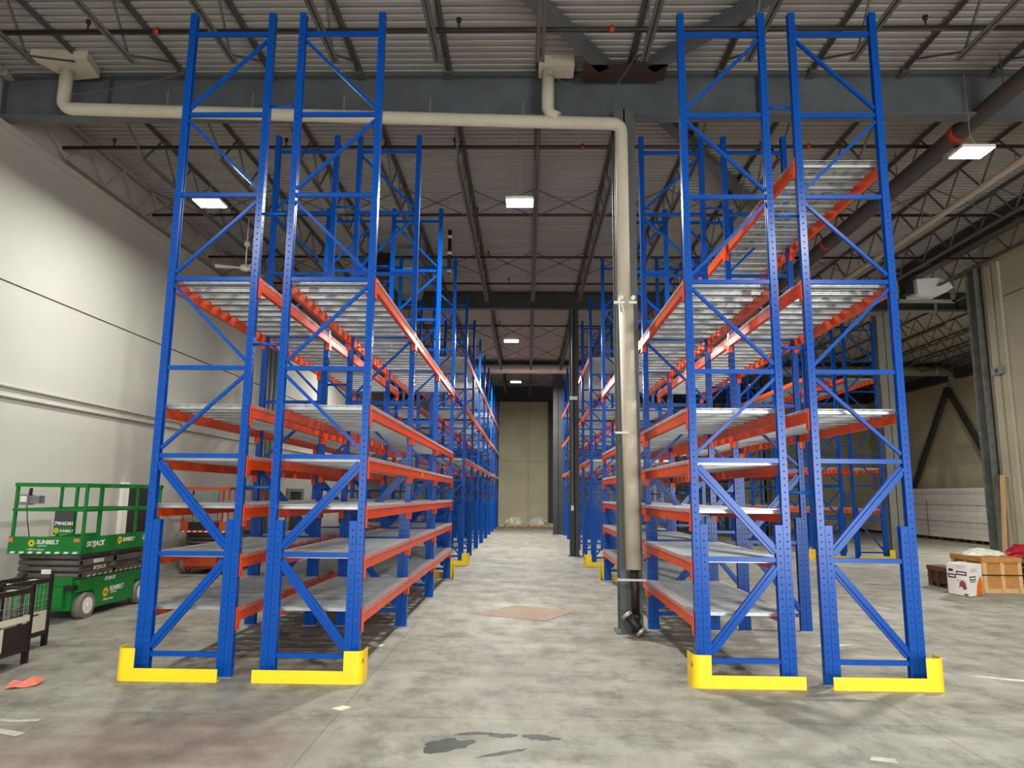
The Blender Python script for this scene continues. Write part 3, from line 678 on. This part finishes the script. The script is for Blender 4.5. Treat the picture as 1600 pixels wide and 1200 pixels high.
# black wire bins in the left foreground
def bin_(label, loc, dark):
    t = thing('wire_bin', label, 'wire bin', loc)     # corner post at the local origin, bin runs to -x and -y
    Lx, Ly, H = .36, 1.35, .89
    pm = MB().box(-.02, .02, -.02, .02, 0, H).box(-.02, .0, -.06, -.032, 0, .17).mesh('corner_post', BLACK)
    for xx, yy in ((0, 0), (-Lx, 0), (0, -Ly), (-Lx, -Ly)): put('corner_post', pm, t, (xx, yy, 0))
    for z, h in ((.79, .06), (.14, .05)):
        for x0, x1, y0, y1 in ((-.02, .02, -Ly, 0), (-Lx-.02, -Lx+.02, -Ly, 0), (-Lx, 0, -.02, .02), (-Lx, 0, -Ly-.02, -Ly+.02)): MB().box(x0, x1, y0, y1, z, z+h).build('frame_rail', BROWNBK, t)
    for sx in (0, -Lx):
        m = MB(); k = 0
        while k*.075 < Ly-.05: m.tube([(sx, -.05-k*.075, .46), (sx, -.05-k*.075, .8)], .002, 4, False); k += 1
        for z in (.47, .52, .58, .66): m.tube([(sx, 0, z), (sx, -Ly, z)], .003, 4, False)
        m.build('wire_mesh', WIRE, t)
    m = MB(); k = 0
    while k*.09 < Lx: m.tube([(-k*.09, 0, .2), (-k*.09, 0, .8)], .002, 4, False).tube([(-k*.09, -Ly, .2), (-k*.09, -Ly, .8)], .002, 4, False); k += 1
    m.build('wire_mesh', WIRE, t)
    MB().box(-Lx, 0, -Ly, 0, .165, .175).build('bin_floor', BROWNBK, t)
    if dark: MB().box(.004, .012, -.42, -.03, .19, .45).build('dark_panel', BROWNBK, t)
    sh = MB().box(.008, .016, (-.82 if dark else -.46), (-.43 if dark else -.05), .2, .45).build('paper_sheet', CREAM, t); MB().box(.016, .018, -.8 if dark else -.4, -.66 if dark else -.2, .4, .42).build('printed_line', CARDB, sh)
    if dark: MB().box(.004, .01, -1.2, -.02, .47, .54).build('paper_strip', CREAM, t)
    for yy in (-.35, -.8): MB().box(-.03, .03, yy-.05, yy+.05, .851, .856).build('rail_tag', CREAM, t)
bin_('nearest black wire bin with cream sheets and dark panel, cut by the picture edge', (-5.755, 8.36, 0), True)
bin_('second black wire bin with one cream sheet, in front of the green lift', (-6.19, 9.32, 0), False)

# ------------------------------------------------------------------ goods on the right
def wrapmesh():
    m = MB()
    for k in range(9):
        j = .012*((k*7) % 3); m.box(.02+j, 1.2-j, 0, 1.264, .15+k*.258, .15+k*.258+.25)
    return m.mesh('wrapped_load', WRAP)
def palmesh():
    m = MB()
    for k in range(6): m.box(0, 1.2, .02+k*.2, .02+k*.2+.12, .12, .145)
    for y in (.03, .57, 1.11): m.box(0, 1.2, y, y+.1, .025, .12)
    for k in range(3): m.box(k*.54, k*.54+.12, .02, 1.22, 0, .025)
    return m.mesh('pallet_base', WOODD)
wmh, pmh, pml = wrapmesh(), palmesh(), palmesh(); pml.materials[0] = WOODL
for k in range(11):
    t = thing('wrapped_pallet', ('%s white stretch-wrapped pallet load counted from the worn right column' % ('first', 'second', 'third', 'fourth', 'fifth', 'sixth', 'seventh', 'eighth', 'ninth', 'tenth', 'eleventh')[k]), 'wrapped pallet', (20.05, 31.45+k*1.27, 0), 0, 'stretch-wrapped pallets by the far right wall')
    put('pallet_base', pmh, t); put('wrapped_load', wmh, t)
    if k == 3: MB().box(-.01, .0, .9, .93, .2, 1.9).build('red_strip', REDBAG, t)

def crate(name, label, x0, x1, y0, y1, z1, m, mb, boards):
    t = thing(name, label, 'crate', ((x0+x1)/2, y0, 0)); a, b, d_ = (x0-x1)/2, (x1-x0)/2, y1-y0
    MB().box(a+.025, b-.025, .025, d_-.025, .1, z1-.02).build('crate_body', m, t)
    for xx in boards: MB().box(a+xx*(b-a)-.04, a+xx*(b-a)+.04, 0, .024, .0, z1-.02).build('batten', mb, t)
    for yy in (.02, d_/2, d_-.1): MB().box(a, a+.024, yy, yy+.08, .0, z1-.02).build('batten', mb, t)
    MB().box(a-.012, b, -.012, 0, z1-.1, z1+.002).build('top_board', m, t); MB().box(a-.012, a, .001, d_, z1-.1, z1+.002).build('top_board', m, t); MB().box(a, b, .0, d_, z1-.018, z1).build('crate_lid', m, t)
    for yy in (.03, d_-.12): MB().box(a+.02, b-.02, yy, yy+.09, 0, .1).build('skid', mb, t)
    MB().box(a-.004, b+.004, -.004, -.001, z1*.5-.012, z1*.5+.012).box(a-.004, a-.001, 0, d_, z1*.5-.012, z1*.5+.012).build('strap', BLACK, t)
    return t
crate('wooden_crate', 'large pale wooden crate with battens and black strap, behind the white carton', 9.72, 10.56, 15.62, 16.75, .74, WOOD, WOODL, (.06, .5, .94))
crate('wooden_crate', 'small dark brown wooden crate left of the white carton', 9.28, 9.66, 16.1, 16.95, .46, WOODD, WOODD, (.1, .9))
# white printed carton, turned corner-on to the viewer
t = thing('cardboard_carton', 'white printed carton with black labels and orange corner, before the wooden crate', 'carton', (8.96, 14.87, 0))
p0, p1, p2 = Vector((0, 0)), Vector((-.11, .55)), Vector((.47, .32)); p3 = p1+p2
m = MB(); m.prism([tuple(p0), tuple(p2), tuple(p3), tuple(p1)], 'z', .005, .64); m.build('carton_body', CARD, t)
MB().prism([tuple(p0*.98), tuple(p2*.98), tuple(p3*.98), tuple(p1*.98)], 'z', 0, .02).build('carton_base', CARDB, t)
def on_face(o, d, u0, u1, z0, z1, mt, name, poly=None):
    d = d.normalized(); nrm = Vector((d.y, -d.x))
    if nrm.dot(Vector((9, 15))) > 0: nrm = -nrm
    q = poly or [(u0, z0), (u1, z0), (u1, z1), (u0, z1)]
    vs = [(o+d*u+nrm*h) for h in (-.004, .003) for u, _ in q]; zs = [z for _ in (0, 1) for _, z in q]; n = len(q)
    MB().add([(v.x, v.y, z) for v, z in zip(vs, zs)], [tuple(range(n)), tuple(range(n, 2*n))[::-1]]+[(i, (i+1) % n, n+(i+1) % n, n+i) for i in range(n)]).build(name, mt, t)
dl = p0-p1
on_face(p1, dl, .25, .52, .42, .50, CARDB, 'black_label'); on_face(p1, dl, .03, .24, .35, .43, CARDB, 'black_label'); on_face(p1, dl, .05, .17, .48, .53, CARDB, 'black_label')
on_face(p1, dl, .42, .52, .03, .06, CARDB, 'barcode'); on_face(p1, dl, 0, 0, 0, 0, CARDR, 'picture_print', [(.30, .16), (.36, .2), (.43, .13), (.5, .17), (.47, .28), (.38, .33), (.32, .26)])
on_face(p0, p2, .04, .29, .33, .41, CARDB, 'black_label'); on_face(p0, p2, .04, .29, .295, .31, CARDB, 'text_line'); on_face(p0, p2, 0, 0, 0, 0, CARDO, 'orange_print', [(.26, .02), (.55, .02), (.55, .3), (.5, .4), (.42, .36), (.32, .22)])
for u0, u1, z0, z1 in ((.28, .49, .445, .475), (.06, .21, .375, .405)): on_face(p1+Vector((-.003, -.002)), dl, u0, u1, z0, z1, CARD, 'label_bar')
on_face(p0+Vector((.002, -.003)), p2, .065, .265, .355, .385, CARD, 'label_bar')
for z in (.57, .6, .32, .30, .28): on_face(p1, dl, .26, .5, z, z+.004, GREYBOX, 'text_line')
for i, z in enumerate((.49, .52, .55)): on_face(p0, p2, .08, .34, z, z+.004, CARDB, 'text_line')
# crumpled film and bag on top of the crates
def blob(name, label, cat, cx, cy, z0, rx, ry, h, m, seed, kind=None):
    rnd = random.Random(seed); b = MB(); b.smooth = False; nu, nv = 22, 9; vs = []
    for j in range(nv):
        ph = j/(nv-1)*math.pi/2
        for i in range(nu):
            a = 2*math.pi*i/nu; k = 1+.22*(rnd.random()-.5)+.18*math.sin(3*a+seed)
            vs.append((rx*math.cos(a)*math.cos(ph)*k, ry*math.sin(a)*math.cos(ph)*k, max(0, h*math.sin(ph)*(1+.35*(rnd.random()-.5)))))
    fs = [(j*nu+i, j*nu+(i+1) % nu, (j+1)*nu+(i+1) % nu, (j+1)*nu+i) for j in range(nv-1) for i in range(nu)]+[tuple(range(nu))[::-1]]
    b.add(vs, fs); o = b.build(name, m, None, (cx, cy, z0)); return tag(o, label, cat)
blob('plastic_film', 'crumpled white plastic film lying on top of the pale crate', 'plastic film', 10.12, 16.25, .746, .40, .36, .13, FILM, 3)
blob('fabric_bag', 'dark red crumpled bag at the right picture edge behind the pale crate', 'bag', 11.35, 16.3, .7, .6, .5, .3, REDBAG, 5)
t = thing('metal_rack', 'grey slatted stand under the dark red bag, right of the pale crate', 'stand', (11.35, 16.3, 0))
for k in range(5): MB().box(-.65, .6, -.6, .6, .08+k*.14, .12+k*.14).build('shelf_slat', GREYBOX, t)
for xx in (-.6, .55):
    for yy in (-.55, .55): MB().box(xx-.03, xx+.03, yy-.03, yy+.03, 0, .7).build('leg', BLACK, t)
# pallets with film heaps at the aisle end
for cx, s, ct in ((-.7, 'left wooden pallet with white film heap at the aisle end', 11), (.75, 'right flat pallet with white film heap at the aisle end', 12)):
    t = thing('wooden_pallet', s, 'pallet', (cx-.6, 44.1, 0)); put('pallet_base', pml, t)
    blob('plastic_film', ('heap of white film on the left' if cx < 0 else 'heap of white film on the right')+' pallet at the aisle end', 'plastic film', cx, 44.65, .145, .62, .5, .42, FILM, ct)

# ------------------------------------------------------------------ bits on the floor
def flat(name, label, cat, pts, m, z=.004):
    b = MB().prism(pts, 'z', .0005, z); return tag(b.build(name, m), label, cat)
flat('brown_board', 'flat brown board lying on the floor in the aisle', 'board', [(-.80, 12.05), (.31, 11.55), (.86, 12.55), (-.2, 13.1)], PLY, .006)
def ragged(cx, cy, rx, ry, seed, n=26, rot=0):
    rnd = random.Random(seed); o = []
    for i in range(n):
        a = 2*math.pi*i/n; k = .75+.5*rnd.random(); x_, y_ = rx*k*math.cos(a), ry*k*math.sin(a); o.append((cx+x_*math.cos(rot)-y_*math.sin(rot), cy+x_*math.sin(rot)+y_*math.cos(rot)))
    return o
flat('wet_spill', 'largest dark wet patch on the floor in the foreground', 'spill', ragged(-.62, 5.93, .2, .14, 2, rot=.5), SPILL, .0015)
flat('wet_spill', 'long thin dark wet streak above the largest patch', 'spill', ragged(-.42, 6.22, .17, .035, 4, rot=.12), SPILL, .0015)
flat('wet_spill', 'round dark wet spot in the middle of the spill', 'spill', ragged(-.19, 6.18, .12, .05, 5), SPILL, .0015)
flat('wet_spill', 'dark wet patch at the right end of the spill', 'spill', ragged(.12, 6.15, .15, .06, 6, rot=-.2), SPILL, .0015)
flat('wet_spill', 'faint dark streak below the spill patches', 'spill', ragged(-.18, 5.78, .2, .03, 8, rot=.5), SPILL, .0015)
b = MB(); gx = [(-5.20, 7.28), (-5.12, 7.30), (-5.04, 7.35), (-4.96, 7.42)]
for i, (x_, y_) in enumerate(gx): pass
zz = [.02, .075, .03, .09]; zb = [.05, .03, .07, .025]
vs = [(x_, y_, z) for (x_, y_), z in zip(gx, [.002, .02, .004, .015])]+[(x_-.03, y_+.17, z) for (x_, y_), z in zip(gx, zb)]; vs += [(x_, y_, z+.004) for x_, y_, z in vs]
b.add(vs, [(i, i+1, i+5, i+4)[::-1] for i in range(3)]+[(8+i, 8+i+1, 8+i+5, 8+i+4) for i in range(3)]+[(0, 4, 12, 8), (3, 7, 15, 11)[::-1]]+[(i, i+1, 8+i+1, 8+i)for i in range(3)])
tag(b.build('orange_paper', ORPAPER), 'crumpled orange paper lying on the floor near the wire bins', 'paper')
def strip(pts, wd):
    l, r = [], []
    for i, p in enumerate(pts):
        d_ = Vector(pts[min(i+1, len(pts)-1)])-Vector(pts[max(i-1, 0)]); nn = Vector((-d_.y, d_.x)).normalized()*wd/2
        l.append(tuple(Vector(p)+nn)); r.append(tuple(Vector(p)-nn))
    m = MB(); n = len(pts); m.add([(a, b_, z) for z in (.0005, .003) for a, b_ in l+r], [(2*n+i, 2*n+n+i, 2*n+n+i+1, 2*n+i+1) for i in range(n-1)]+[(i, i+1, 2*n+i+1, 2*n+i) for i in range(n-1)]); return m
tag(strip([(-4.9, 6.42), (-4.6, 6.36), (-4.4, 6.33), (-4.2, 6.37)], .07).build('tape_strip', TAPE), 'upper curved white tape strip on the floor', 'tape')
tag(strip([(-4.7, 6.22), (-4.4, 6.1), (-4.1, 6.0)], .09).build('tape_strip', TAPE), 'lower straight white tape strip on the floor', 'tape')
flat('paper_scrap', 'white paper scrap on the floor before the left yellow guard', 'paper', [(-1.79, 6.84), (-1.69, 6.78), (-1.62, 6.88), (-1.7, 6.93)], CREAM)
flat('paper_scrap', 'white paper scrap on the floor under the left rack', 'paper', [(-2.02, 9.55), (-1.9, 9.5), (-1.86, 9.62), (-1.98, 9.68)], WHITE)
flat('paper_scrap', 'white paper scrap on the floor at the lower right edge', 'paper', [(2.62, 5.77), (2.8, 5.72), (2.82, 5.8), (2.66, 5.84)], TAPE)
for i, (cx, cy, a, s) in enumerate(((4.9, 9.2, .3, 'pale scuff on the floor right of the right yellow guard'), (4.15, 10.0, .2, 'pale scuff on the floor behind the right rack foot'), (5.35, 8.3, -.4, 'pale scuff on the floor beyond the outer right guard corner'))):
    flat('floor_scuff', s, 'floor mark', ragged(cx, cy, .32, .05, 20+i, 18, a), SCUFF, .001)
